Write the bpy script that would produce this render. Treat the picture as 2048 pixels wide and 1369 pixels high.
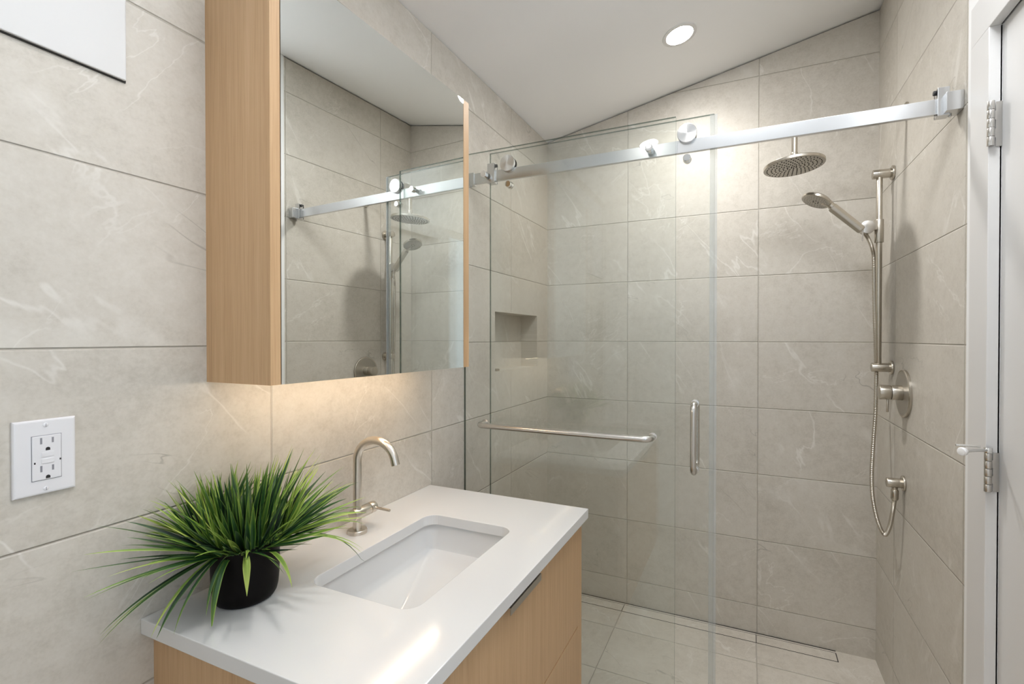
import bpy, bmesh, math, random
from mathutils import Vector, Matrix

for o in list(bpy.data.objects):
    bpy.data.objects.remove(o, do_unlink=True)
SC = bpy.context.scene
COL = SC.collection
PI = math.pi

# ------------------------------------------------------------------ camera
F, YAW, PIT, ROL, SX = 949.1812, 0.4144789, -0.0081045, 0.000619, 50.0
CAMP = Vector((0.996894, -2.407914, 1.364274))
W = 1.5052                      # x of the right wall; left wall x = 0, back wall y = 0, floor z = 0
cam = bpy.data.cameras.new('camera')
cam_o = bpy.data.objects.new('camera', cam)
COL.objects.link(cam_o)
_c, _s = math.cos(YAW), math.sin(YAW)
_fwd, _right, _up = Vector((-_s, _c, 0)), Vector((_c, _s, 0)), Vector((0, 0, 1))
_fw = _fwd * math.cos(PIT) + _up * math.sin(PIT)
_u2 = _up * math.cos(PIT) - _fwd * math.sin(PIT)
_r3 = _right * math.cos(ROL) + _u2 * math.sin(ROL)
_u3 = _u2 * math.cos(ROL) - _right * math.sin(ROL)
_m = Matrix((_r3, _u3, -_fw)).transposed().to_4x4()
_m.translation = CAMP
cam_o.matrix_world = _m
cam.sensor_fit = 'HORIZONTAL'
cam.sensor_width = 36.0
cam.lens = F / 2048 * 36.0
cam.shift_x = -SX / 2048
cam.clip_start = 0.01
SC.camera = cam_o

# ------------------------------------------------------------------ light and exposure
DOWNLIGHT = (24.0, 15.0)   # watts of the lamps in the ceiling downlights: shower, entrance
LED = 21.0              # emission of the warm strip under the mirror cabinet
FILL_WINDOW, FILL_SKYLIGHT = 1.8, 13.8   # emission of two added, unseen fill openings: beside the camera, in the ceiling
SC.view_settings.view_transform = 'Standard'
SC.view_settings.look = 'None'
SC.view_settings.gamma = 1.0
SC.view_settings.use_curve_mapping = False
SC.view_settings.exposure = 0.33
SC.cycles.use_denoising = True
SC.cycles.max_bounces = 12
SC.cycles.diffuse_bounces = 6
SC.cycles.glossy_bounces = 6
SC.cycles.transparent_max_bounces = 16
SC.cycles.caustics_reflective = False
SC.cycles.caustics_refractive = False
SC.cycles.sample_clamp_indirect = 6.0
wd = bpy.data.worlds.new('world')
SC.world = wd
wd.use_nodes = True
wd.node_tree.nodes['Background'].inputs[0].default_value = (0.75, 0.85, 1.0, 1)
wd.node_tree.nodes['Background'].inputs[1].default_value = 0.3


def zc(x, y):           # the sloping ceiling
    return 2.436 + 0.0125 * y + 0.2065 * x


# ------------------------------------------------------------------ node helpers
class NT:
    def __init__(self, name):
        self.m = bpy.data.materials.new(name)
        self.m.use_nodes = True
        self.t = self.m.node_tree
        self.t.nodes.clear()
        self.out = self.t.nodes.new('ShaderNodeOutputMaterial')

    def n(self, typ, **kw):
        nd = self.t.nodes.new(typ)
        for k, v in kw.items():
            setattr(nd, k, v)
        return nd

    def set(self, sock, v):
        if isinstance(v, bpy.types.NodeSocket):
            self.t.links.new(v, sock)
        elif v is not None:
            if sock.type == 'RGBA' and len(v) == 3:
                v = (*v, 1)
            sock.default_value = v

    def math(self, op, a, b=None, c=None, clamp=False):
        nd = self.n('ShaderNodeMath', operation=op, use_clamp=clamp)
        for i, v in enumerate((a, b, c)):
            if v is not None:
                self.set(nd.inputs[i], v)
        return nd.outputs[0]

    def vec(self, x, y, z=0.0):
        nd = self.n('ShaderNodeCombineXYZ')
        for i, v in enumerate((x, y, z)):
            self.set(nd.inputs[i], v)
        return nd.outputs[0]

    def vmath(self, op, a, b=None):
        nd = self.n('ShaderNodeVectorMath', operation=op)
        self.set(nd.inputs[0], a)
        if b is not None:
            self.set(nd.inputs[1], b)
        return nd.outputs[0]

    def noise(self, v, scale, detail=4.0, rough=0.5, dist=0.0):
        nd = self.n('ShaderNodeTexNoise')
        self.set(nd.inputs['Vector'], v)
        nd.inputs['Scale'].default_value = scale
        nd.inputs['Detail'].default_value = detail
        nd.inputs['Roughness'].default_value = rough
        nd.inputs['Distortion'].default_value = dist
        return nd.outputs['Fac']

    def smooth(self, v, a, b, lo=0.0, hi=1.0):
        nd = self.n('ShaderNodeMapRange', interpolation_type='SMOOTHSTEP')
        self.set(nd.inputs[0], v)
        for i, q in zip((1, 2, 3, 4), (a, b, lo, hi)):
            nd.inputs[i].default_value = q
        return nd.outputs[0]

    def mix(self, f, a, b, blend='MIX'):
        nd = self.n('ShaderNodeMix', data_type='RGBA', blend_type=blend)
        self.set(nd.inputs[0], f)
        self.set(nd.inputs[6], a)
        self.set(nd.inputs[7], b)
        return nd.outputs[2]

    def ramp(self, f, stops):
        nd = self.n('ShaderNodeValToRGB')
        self.set(nd.inputs[0], f)
        el = nd.color_ramp.elements
        while len(el) < len(stops):
            el.new(0.5)
        for e, (p, c) in zip(el, stops):
            e.position = p
            e.color = (*c, 1)
        return nd.outputs[0]

    def pos(self):
        return self.n('ShaderNodeNewGeometry').outputs['Position']

    def bump(self, h, strength, dist=0.001):
        nd = self.n('ShaderNodeBump')
        nd.inputs['Strength'].default_value = strength
        nd.inputs['Distance'].default_value = dist
        self.set(nd.inputs['Height'], h)
        return nd.outputs[0]

    def principled(self, **kw):
        nd = self.n('ShaderNodeBsdfPrincipled')
        for k, v in kw.items():
            self.set(nd.inputs[k.replace('_', ' ')], v)
        self.t.links.new(nd.outputs[0], self.out.inputs[0])
        return nd


def plain(name, color, rough=0.5, metal=0.0, **kw):
    t = NT(name)
    t.principled(Base_Color=color, Roughness=rough, Metallic=metal, **kw)
    return t.m


def tile_mat(name, ax, u0, v0, pu, pv, seed, veins=60, tint=(1, 1, 1)):
    """Greige stone-look porcelain tile laid in a straight grid with thin grout lines."""
    t = NT(name)
    sep = t.n('ShaderNodeSeparateXYZ')
    t.set(sep.inputs[0], t.pos())
    u, v = sep.outputs[ax[0]], sep.outputs[ax[1]]
    us = t.math('DIVIDE', t.math('SUBTRACT', u, u0), pu)
    vs = t.math('DIVIDE', t.math('SUBTRACT', v, v0), pv)
    iu, iv = t.math('FLOOR', us), t.math('FLOOR', vs)
    fu, fv = t.math('FRACT', us), t.math('FRACT', vs)
    fu = t.math('SUBTRACT', us, iu)
    fv = t.math('SUBTRACT', vs, iv)
    du = t.math('MULTIPLY', t.math('MINIMUM', fu, t.math('SUBTRACT', 1.0, fu)), pu)
    dv = t.math('MULTIPLY', t.math('MINIMUM', fv, t.math('SUBTRACT', 1.0, fv)), pv)
    d = t.math('MINIMUM', du, dv)
    wn = t.n('ShaderNodeTexWhiteNoise', noise_dimensions='3D')
    t.set(wn.inputs[0], t.vec(iu, iv, float(seed)))
    rnd = wn.outputs['Color']
    rv = wn.outputs['Value']
    off = t.vmath('MULTIPLY', rnd, (37.0, 41.0, 29.0))
    p = t.vmath('ADD', t.vec(u, v, 0.0), off)
    # slow and fine mottling
    a = t.noise(p, 2.6, 6, 0.62)
    b = t.noise(p, 34.0, 5, 0.7)
    c = t.noise(p, 150.0, 3, 0.6)
    k = t.math('ADD', t.math('MULTIPLY', a, 0.42), t.math('ADD', t.math('MULTIPLY', b, 0.36), t.math('MULTIPLY', c, 0.22)))
    k = t.math('ADD', k, t.math('MULTIPLY', t.math('SUBTRACT', rv, 0.5), 0.05))
    c1 = tuple(q * w for q, w in zip((0.465, 0.432, 0.375), tint))
    c2 = tuple(q * w for q, w in zip((0.58, 0.546, 0.487), tint))
    c3 = tuple(q * w for q, w in zip((0.65, 0.62, 0.565), tint))
    base = t.ramp(k, [(0.33, c1), (0.5, c2), (0.68, c3)])
    # white veins, stretched along a diagonal
    def along(deg, sx, sy):
        m1_ = t.n('ShaderNodeMapping')
        t.set(m1_.inputs[0], p)
        m1_.inputs['Rotation'].default_value = (0, 0, math.radians(deg))
        return t.vmath('MULTIPLY', m1_.outputs[0], (sx, sy, 1.0))
    n1 = t.noise(along(veins, 0.62, 2.1), 1.5, 5, 0.5, 0.35)
    e1 = t.math('ABSOLUTE', t.math('SUBTRACT', n1, 0.5))
    m1 = t.smooth(t.noise(p, 3.1, 3, 0.5), 0.43, 0.64)
    thin = t.math('MULTIPLY', t.smooth(e1, 0.0, 0.008, 1, 0), m1)
    wide = t.math('MULTIPLY', t.smooth(e1, 0.0, 0.05, 1, 0), t.smooth(t.noise(p, 4.5, 3, 0.5), 0.55, 0.74))
    n2 = t.noise(t.vmath('ADD', along(veins - 95, 0.8, 1.6), (7.3, 3.1, 5.0)), 2.0, 6, 0.55, 0.5)
    e2 = t.math('ABSOLUTE', t.math('SUBTRACT', n2, 0.5))
    m2 = t.smooth(t.noise(t.vmath('ADD', p, (1.0, 9.0, 2.0)), 3.4, 2, 0.5), 0.47, 0.62)
    thin2 = t.math('MULTIPLY', t.smooth(e2, 0.0, 0.006, 1, 0), m2)
    n3 = t.noise(t.vmath('ADD', along(veins - 25, 0.7, 1.7), (3.3, 8.1, 1.0)), 1.6, 5, 0.55, 0.5)
    e3 = t.math('ABSOLUTE', t.math('SUBTRACT', n3, 0.47))
    m3 = t.smooth(t.noise(t.vmath('ADD', p, (6.0, 2.0, 4.0)), 2.9, 2, 0.5), 0.56, 0.66)
    dark = t.math('MULTIPLY', t.smooth(e3, 0.0, 0.0028, 1, 0), m3)
    vein = (0.80, 0.78, 0.74)
    base = t.mix(t.math('MULTIPLY', wide, 0.36), base, vein)
    base = t.mix(t.math('MULTIPLY', thin, 0.5), base, vein)
    base = t.mix(t.math('MULTIPLY', thin2, 0.38), base, vein)
    base = t.mix(t.math('MULTIPLY', dark, 0.45), base, (0.20, 0.185, 0.155))
    g = t.math('MAXIMUM', t.smooth(dv, 0.0009, 0.0016, 0.8, 0), t.smooth(du, 0.0007, 0.0013, 0.5, 0))
    base = t.mix(g, base, (0.43, 0.40, 0.345))
    h = t.math('ADD', t.smooth(d, 0.0004, 0.0030, 0, 1), t.math('MULTIPLY', c, 0.03))
    nb = t.bump(h, 0.9, 0.0024)
    rough = t.math('ADD', 0.36, t.math('MULTIPLY', b, 0.16))
    t.principled(Base_Color=base, Roughness=rough, Normal=nb, Specular_IOR_Level=0.42)
    return t.m


def oak_mat(name, ax, seed=0.0):
    """Straight-grained oak veneer, the grain running along z."""
    t = NT(name)
    p = t.vmath('ADD', t.pos(), (seed, seed * 1.7, seed * 0.3))
    g1 = t.noise(t.vmath('MULTIPLY', p, (120, 120, 1.8)), 1.0, 6, 0.66)
    g2 = t.noise(t.vmath('MULTIPLY', p, (520, 520, 9.0)), 1.0, 3, 0.6)
    g3 = t.noise(t.vmath('MULTIPLY', p, (26, 26, 0.8)), 1.0, 3, 0.5)
    k = t.math('ADD', t.math('MULTIPLY', g1, 0.42), t.math('ADD', t.math('MULTIPLY', g2, 0.40), t.math('MULTIPLY', g3, 0.18)))
    base = t.ramp(k, [(0.30, (0.400, 0.240, 0.120)), (0.5, (0.525, 0.337, 0.180)), (0.70, (0.610, 0.408, 0.235))])
    t.principled(Base_Color=base, Roughness=0.42, Normal=t.bump(g2, 0.12, 0.0006))
    return t.m


def glass_mat(name, tint, refl=1.0, base_r=0.04):
    """Clear pane face: Fresnel-weighted mirror reflection over a tinted see-through face."""
    t = NT(name)
    lw = t.n('ShaderNodeLayerWeight')
    lw.inputs[0].default_value = 0.5
    f5 = t.math('POWER', lw.outputs['Facing'], 5.0)
    fr = t.math('MULTIPLY_ADD', f5, 1 - base_r, base_r)
    fr = t.math('MULTIPLY', fr, refl, clamp=True)
    tr = t.n('ShaderNodeBsdfTransparent')
    tr.inputs[0].default_value = (*tint, 1)
    gl = t.n('ShaderNodeBsdfGlossy')
    gl.inputs['Roughness'].default_value = 0.0
    gl.inputs['Color'].default_value = (0.97, 1.0, 0.99, 1)
    mx = t.n('ShaderNodeMixShader')
    t.set(mx.inputs[0], fr)
    t.t.links.new(tr.outputs[0], mx.inputs[1])
    t.t.links.new(gl.outputs[0], mx.inputs[2])
    t.t.links.new(mx.outputs[0], t.out.inputs[0])
    return t.m


def emit_mat(name, color, strength):
    t = NT(name)
    e = t.n('ShaderNodeEmission')
    e.inputs[0].default_value = (*color, 1)
    e.inputs[1].default_value = strength
    t.t.links.new(e.outputs[0], t.out.inputs[0])
    return t.m


def brushed(name, color, rough=0.3, axis=None, aniso=0.0):
    t = NT(name)
    kw = dict(Base_Color=color, Metallic=1.0, Roughness=rough)
    if axis:
        tg = t.n('ShaderNodeTangent', direction_type='RADIAL', axis=axis)
        kw['Tangent'] = tg.outputs[0]
        kw['Anisotropic'] = aniso
    t.principled(**kw)
    return t.m


HP = 1.34667 % 0.305            # z of the lowest wall grout line
M = dict(
    tile_left=tile_mat('stone_tile_left', ('Y', 'Z'), -0.4400, HP, 0.6085, 0.305, 3, veins=42),
    tile_back=tile_mat('stone_tile_back', ('X', 'Z'), 0.4420, HP, 0.6070, 0.305, 11),
    tile_right=tile_mat('stone_tile_right', ('Y', 'Z'), -0.2590, HP, 0.61, 0.305, 23),
    tile_floor=tile_mat('stone_tile_floor', ('X', 'Y'), 0.4340, -0.2230, 0.61, 0.30, 31, tint=(1.06, 1.05, 1.04)),
    paint=plain('white_ceiling_paint', (0.915, 0.92, 0.925), 0.6),
    wall_paint=plain('white_wall_paint', (0.88, 0.885, 0.89), 0.5),
    trim=plain('white_satin_trim', (0.735, 0.73, 0.725), 0.32),
    panel=plain('white_panel_paint', (0.66, 0.66, 0.66), 0.42),
    oak=oak_mat('oak_veneer', 'Z', 0.0),
    oak_vanity=oak_mat('oak_veneer_vanity', 'Z', 3.7),
    quartz=plain('white_quartz', (0.67, 0.668, 0.665), 0.13, Coat_Weight=0.3, Coat_Roughness=0.06),
    ceramic=plain('white_ceramic', (0.63, 0.632, 0.632), 0.06, Coat_Weight=0.4, Coat_Roughness=0.03),
    plastic=plain('white_plastic', (0.76, 0.76, 0.785), 0.25),
    plastic_grey=plain('grey_plastic_slot', (0.25, 0.25, 0.28), 0.5),
    black=plain('black_hole', (0.012, 0.012, 0.012), 0.6),
    gap=plain('dark_gap', (0.03, 0.028, 0.024), 0.8),
    nickel=brushed('brushed_nickel', (0.56, 0.52, 0.455), 0.27),
    nickel_dark=brushed('brushed_nickel_face', (0.46, 0.435, 0.39), 0.4),
    faucet=brushed('brushed_nickel_faucet', (0.66, 0.61, 0.54), 0.28),
    steel=brushed('brushed_steel_rail', (0.66, 0.67, 0.68), 0.24),
    steel_bar=brushed('satin_steel', (0.63, 0.61, 0.58), 0.25),
    disc=brushed('spun_steel_disc', (0.85, 0.85, 0.85), 0.3, 'Y', 0.92),
    chrome=brushed('polished_chrome', (0.82, 0.82, 0.81), 0.08),
    mirror=brushed('mirror_silver', (0.845, 0.865, 0.845), 0.0),
    glass=glass_mat('clear_shower_glass', (0.972, 0.980, 0.974)),
    glass_edge=glass_mat('green_glass_edge', (0.22, 0.28, 0.25)),
    rubber=plain('dark_rubber', (0.02, 0.02, 0.02), 0.5),
    white_rubber=plain('white_rubber', (0.86, 0.86, 0.86), 0.4),
    pot=plain('matte_black_ceramic', (0.0050, 0.0040, 0.0036), 0.45, Specular_IOR_Level=0.10),
    soil=plain('dark_soil', (0.015, 0.012, 0.009), 0.9),
    nozzle=plain('grey_silicone', (0.05, 0.046, 0.04), 0.6),
    led=emit_mat('warm_light_strip', (1.0, 0.82, 0.61), LED),
    lens_shower=emit_mat('downlight_lens_shower', (1.0, 0.975, 0.945), 125.0),
    lens_entry=emit_mat('downlight_lens_entry', (1.0, 0.975, 0.945), 30.0),
    window_fill=emit_mat('fill_window_glow', (0.70, 0.85, 1.0), FILL_WINDOW),
    skylight_fill=emit_mat('fill_skylight_glow', (0.96, 0.98, 1.0), FILL_SKYLIGHT),
)


def seal_mat():
    t = NT('clear_vinyl_seal')
    tr = t.n('ShaderNodeBsdfTransparent')
    tr.inputs[0].default_value = (0.93, 0.95, 0.95, 1)
    pb = t.n('ShaderNodeBsdfPrincipled')
    pb.inputs['Base Color'].default_value = (0.70, 0.70, 0.72, 1)
    pb.inputs['Roughness'].default_value = 0.2
    mx = t.n('ShaderNodeMixShader')
    mx.inputs[0].default_value = 0.2
    t.t.links.new(tr.outputs[0], mx.inputs[1])
    t.t.links.new(pb.outputs[0], mx.inputs[2])
    t.t.links.new(mx.outputs[0], t.out.inputs[0])
    return t.m


def leaf_mat():
    t = NT('grass_blade_green')
    at = t.n('ShaderNodeAttribute', attribute_name='tone')
    uv = t.n('ShaderNodeUVMap')
    sep = t.n('ShaderNodeSeparateXYZ')
    t.set(sep.inputs[0], uv.outputs[0])
    u, v = sep.outputs[0], sep.outputs[1]
    edge = t.math('ABSOLUTE', t.math('SUBTRACT', u, 0.5))
    rim = t.smooth(edge, 0.30, 0.5)
    tip = t.smooth(v, 0.45, 1.0)
    k = t.math('ADD', at.outputs['Fac'], t.math('ADD', t.math('MULTIPLY', rim, 0.42), t.math('MULTIPLY', tip, 0.26)))
    base = t.ramp(k, [(0.05, (0.003, 0.016, 0.008)), (0.38, (0.020, 0.078, 0.018)), (0.70, (0.16, 0.29, 0.035)), (1.0, (0.44, 0.54, 0.12))])
    nb = t.bump(t.math('SINE', t.math('MULTIPLY', u, 38.0)), 0.15, 0.0005)
    t.principled(Base_Color=base, Roughness=0.42, Normal=nb, Transmission_Weight=0.0)
    return t.m


M['seal'] = seal_mat()
M['leaf'] = leaf_mat()


# ------------------------------------------------------------------ mesh helpers
def add_box(bm, x0, x1, y0, y1, z0, z1, mi=0, bev=0.0, seg=2):
    vs = [bm.verts.new((x, y, z)) for x in (x0, x1) for y in (y0, y1) for z in (z0, z1)]
    idx = ((0, 1, 3, 2), (4, 6, 7, 5), (0, 4, 5, 1), (2, 3, 7, 6), (0, 2, 6, 4), (1, 5, 7, 3))
    fs = [bm.faces.new([vs[i] for i in f]) for f in idx]
    for f in fs:
        f.material_index = mi
    if bev:
        es = list({e for f in fs for e in f.edges})
        r = bmesh.ops.bevel(bm, geom=es, offset=bev, segments=seg, profile=0.6, affect='EDGES')
        for f in r['faces']:
            f.material_index = mi
            f.smooth = False
    return fs


def add_prism(bm, pts, vec, mi=0):
    """Extrude a planar polygon along vec."""
    a = [bm.verts.new(p) for p in pts]
    b = [bm.verts.new(Vector(p) + Vector(vec)) for p in pts]
    n = len(pts)
    fs = [bm.faces.new(a[::-1]), bm.faces.new(b)]
    for i in range(n):
        fs.append(bm.faces.new((a[i], a[(i + 1) % n], b[(i + 1) % n], b[i])))
    for f in fs:
        f.material_index = mi
    return fs


def frame_of(d):
    d = Vector(d).normalized()
    ref = Vector((0, 0, 1)) if abs(d.z) < 0.9 else Vector((1, 0, 0))
    u = d.cross(ref).normalized()
    return d, u, d.cross(u).normalized()


def add_lathe(bm, p0, axis, prof, seg=48, mi=0, mats=None, sharp=0.7):
    """prof: (distance along the axis, radius). Closed with caps when the radius ends at 0."""
    d, u, v = frame_of(axis)
    p0 = Vector(p0)
    rings = []
    for (h, r) in prof:
        if r <= 1e-7:
            rings.append([bm.verts.new(p0 + d * h)])
        else:
            rings.append([bm.verts.new(p0 + d * h + (u * math.cos(2 * PI * i / seg) + v * math.sin(2 * PI * i / seg)) * r) for i in range(seg)])
    for k in range(len(rings) - 1):
        a, b = rings[k], rings[k + 1]
        m_i = mats[k] if mats else mi
        for i in range(seg):
            j = (i + 1) % seg
            if len(a) == 1 and len(b) == 1:
                continue
            if len(a) == 1:
                f = bm.faces.new((a[0], b[j], b[i]))
            elif len(b) == 1:
                f = bm.faces.new((a[i], a[j], b[0]))
            else:
                f = bm.faces.new((a[i], a[j], b[j], b[i]))
            f.material_index = m_i
            f.smooth = True
    return rings


def cyl(bm, p0, p1, r, bev=0.001, seg=40, mi=0):
    p0, p1 = Vector(p0), Vector(p1)
    L = (p1 - p0).length
    b = min(bev, r * 0.5, L * 0.4)
    add_lathe(bm, p0, p1 - p0, [(0, 0), (0, r - b), (b * 0.3, r - b * 0.3), (b, r), (L - b, r), (L - b * 0.3, r - b * 0.3), (L, r - b), (L, 0)], seg, mi)


def add_tube(bm, pts, r, seg=20, mi=0, cap=True, radii=None):
    pts = [Vector(p) for p in pts]
    n = len(pts)
    tang = []
    for i in range(n):
        a, b = pts[max(0, i - 1)], pts[min(n - 1, i + 1)]
        tang.append((b - a).normalized())
    d, u, v = frame_of(tang[0])
    rings = []
    for i in range(n):
        if i:
            q = tang[i - 1].rotation_difference(tang[i])
            u = q @ u
        u = (u - tang[i] * u.dot(tang[i])).normalized()
        v = tang[i].cross(u)
        rr = radii[i] if radii else r
        rings.append([bm.verts.new(pts[i] + (u * math.cos(2 * PI * k / seg) + v * math.sin(2 * PI * k / seg)) * rr) for k in range(seg)])
    for i in range(n - 1):
        for k in range(seg):
            j = (k + 1) % seg
            f = bm.faces.new((rings[i][k], rings[i][j], rings[i + 1][j], rings[i + 1][k]))
            f.smooth = True
            f.material_index = mi
    if cap:
        for ring, rev in ((rings[0], True), (rings[-1], False)):
            f = bm.faces.new(ring[::-1] if rev else ring)
            f.material_index = mi


def fillet_path(pts, rad, n=8):
    """Round the inner corners of a polyline."""
    pts = [Vector(p) for p in pts]
    out = [pts[0]]
    for i in range(1, len(pts) - 1):
        a, b, c = pts[i - 1], pts[i], pts[i + 1]
        d1, d2 = (a - b).normalized(), (c - b).normalized()
        r = min(rad, (a - b).length * 0.49, (c - b).length * 0.49)
        p1, p2 = b + d1 * r, b + d2 * r
        ang = d1.angle(d2)
        dist = r / math.tan(ang / 2) if ang < PI - 1e-3 else 0
        bis = (d1 + d2)
        if bis.length < 1e-6:
            out.append(b)
            continue
        cen = b + bis.normalized() * (r / math.cos(ang / 2))
        R = (p1 - cen).length
        q1, q2 = (p1 - cen), (p2 - cen)
        for k in range(n + 1):
            q = q1.lerp(q2, k / n).normalized() * R
            w = k / n
            # even angular steps
            th = q1.angle(q2)
            q = (q1 * math.sin((1 - w) * th) + q2 * math.sin(w * th)) / math.sin(th)
            out.append(cen + q)
    out.append(pts[-1])
    return out


def bez(ctrl, n=24):
    """Catmull-Rom through control points."""
    P = [Vector(p) for p in ctrl]
    P = [P[0] * 2 - P[1]] + P + [P[-1] * 2 - P[-2]]
    out = []
    for i in range(1, len(P) - 2):
        for k in range(n):
            t = k / n
            a, b, c, d = P[i - 1], P[i], P[i + 1], P[i + 2]
            out.append(0.5 * ((2 * b) + (c - a) * t + (2 * a - 5 * b + 4 * c - d) * t * t + (3 * b - a - 3 * c + d) * t ** 3))
    out.append(P[-2])
    return out


OFF = {}                        # world position of each thing's base


def obj(name, bm, mats, parent=None, recalc=True):
    if recalc:
        bmesh.ops.recalc_face_normals(bm, faces=bm.faces[:])
    off = OFF.get(parent.name, Vector((0, 0, 0))) if parent else Vector((0, 0, 0))
    if off.length:
        bmesh.ops.translate(bm, verts=bm.verts[:], vec=-off)
    for e in bm.edges:
        if len(e.link_faces) == 2 and (e.calc_face_angle(0) > 0.6 or not all(f.smooth for f in e.link_faces)):
            e.smooth = False
    me = bpy.data.meshes.new(name)
    bm.to_mesh(me)
    bm.free()
    for m in (mats if isinstance(mats, (list, tuple)) else [mats]):
        me.materials.append(M[m] if isinstance(m, str) else m)
    o = bpy.data.objects.new(name, me)
    COL.objects.link(o)
    if parent:
        o.parent = parent
        OFF[o.name] = off
    return o


def part(name, fn, mats, parent):
    bm = bmesh.new()
    fn(bm)
    return obj(name, bm, mats, parent)


def thing(name, label, cat, loc, group=None):
    o = bpy.data.objects.new(name, None)
    o.empty_display_size = 0.05
    COL.objects.link(o)
    o.location = loc
    OFF[o.name] = Vector(loc)
    o['label'] = label
    o['category'] = cat
    if group:
        o['group'] = group
    return o


def struct(name, fn, mats):
    o = part(name, fn, mats, None)
    o['kind'] = 'structure'
    return o


# ------------------------------------------------------------------ the room
NEAR = -2.78                    # the wall behind the camera
NY0, NY1, NZ0, NZ1 = -0.595, -0.142, 1.218, 1.480      # shower niche in the left wall
T1 = 0.012                      # tile thickness


def f_floor(bm):
    add_box(bm, -0.12, W + 0.12, NEAR - 0.1, 0.12, -0.10, 0.0)


struct('floor', f_floor, 'tile_floor')


def wall_strip_x(bm, x0, x1, y0, y1, z0, gap, mi=0):
    """A wall piece running along y whose top follows the ceiling."""
    xe = min(max(x0, 0.0), W) if x0 > -0.5 else 0
    xe = 0.0 if x1 <= 0.001 else W
    zt0, zt1 = zc(xe, y0) - gap, zc(xe, y1) - gap
    add_prism(bm, [(x0, y0, z0), (x0, y1, z0), (x0, y1, zt1), (x0, y0, zt0)], (x1 - x0, 0, 0), mi)


def f_left(bm):
    wall_strip_x(bm, -T1, 0.0, NEAR, NY0, 0.0, 0.003)
    wall_strip_x(bm, -T1, 0.0, NY1, 0.0, 0.0, 0.003)
    wall_strip_x(bm, -T1, 0.0, NY0, NY1, NZ1, 0.003)
    add_box(bm, -T1, 0.0, NY0, NY1, 0.0, NZ0)
    # substrate and the niche box
    D = -0.092
    add_box(bm, D - 0.03, D, NEAR, 0.0, 0.0, 2.37)
    add_prism(bm, [(D, NEAR, 0), (D, NY0, 0), (D, NY0, zc(0, NY0)), (D, NEAR, zc(0, NEAR))], (-D - T1, 0, 0))
    add_prism(bm, [(D, NY1, 0), (D, 0, 0), (D, 0, zc(0, 0)), (D, NY1, zc(0, NY1))], (-D - T1, 0, 0))
    add_prism(bm, [(D, NY0, NZ1), (D, NY1, NZ1), (D, NY1, zc(0, NY1)), (D, NY0, zc(0, NY0))], (-D - T1, 0, 0))
    add_box(bm, D, -T1, NY0, NY1, 0.0, NZ0)


struct('wall_left', f_left, 'tile_left')


def f_back(bm):
    for (y0, y1, gap, mi) in ((0.0, T1, 0.006, 0), (T1, 0.12, -0.02, 1)):
        add_prism(bm, [(-0.12 if gap < 0 else 0, y0, 0), (W + 0.12 if gap < 0 else W, y0, 0), (W + 0.12 if gap < 0 else W, y0, zc(W + 0.12 if gap < 0 else W, 0) - gap),
                       (-0.12 if gap < 0 else 0, y0, zc(-0.12 if gap < 0 else 0, 0) - gap)], (0, y1 - y0, 0), mi)


struct('wall_back', f_back, ['tile_back', 'gap'])  # substrate coloured dark to stand for shade in the gap under the ceiling

YT = -0.878                     # the tile on the right wall ends here


def f_right(bm):
    wall_strip_x(bm, W, W + T1, YT, 0.0, 0.0, 0.006)
    wall_strip_x(bm, W + T1, W + 0.12, YT, 0.0, 0.0, -0.02, 1)


struct('wall_right', f_right, ['tile_right', 'gap'])  # dark substrate colour again stands for shade in the ceiling gap

DY0, DY1, DZ = -1.862, -1.044, 2.052       # doorway in the right wall

RW0, RW1, RZ_0, RZ_1 = -2.70, -2.04, 0.95, 2.15     # unseen window opening added beside the camera for fill light


def f_entry(bm):
    xw = W
    wall_strip_x(bm, xw, W + 0.12, DY1, YT, 0.0, -0.02)
    wall_strip_x(bm, xw, W + 0.12, RW1, DY0, 0.0, -0.02)
    wall_strip_x(bm, xw, W + 0.12, NEAR, RW0, 0.0, -0.02)
    add_box(bm, xw, W + 0.12, RW0, RW1, 0.0, RZ_0)
    add_prism(bm, [(xw, RW0, RZ_1), (xw, RW1, RZ_1), (xw, RW1, zc(W, RW1) + .02), (xw, RW0, zc(W, RW0) + .02)], (0.116, 0, 0))
    add_prism(bm, [(xw, DY0, DZ), (xw, DY1, DZ), (xw, DY1, zc(W, DY1) + .02), (xw, DY0, zc(W, DY0) + .02)], (0.116, 0, 0))


struct('wall_entry', f_entry, 'wall_paint')


def f_front(bm):
    add_prism(bm, [(-0.12, NEAR, 0), (W + 0.12, NEAR, 0), (W + 0.12, NEAR, zc(W + .12, NEAR) + .02), (-0.12, NEAR, zc(-0.12, NEAR) + .02)], (0, -0.1, 0))


struct('wall_front', f_front, 'wall_paint')

KX0_, KX1_, KY0_, KY1_ = 0.78, 1.40, -1.90, -1.32      # unseen opening in the sloped ceiling, added for soft fill light


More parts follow.
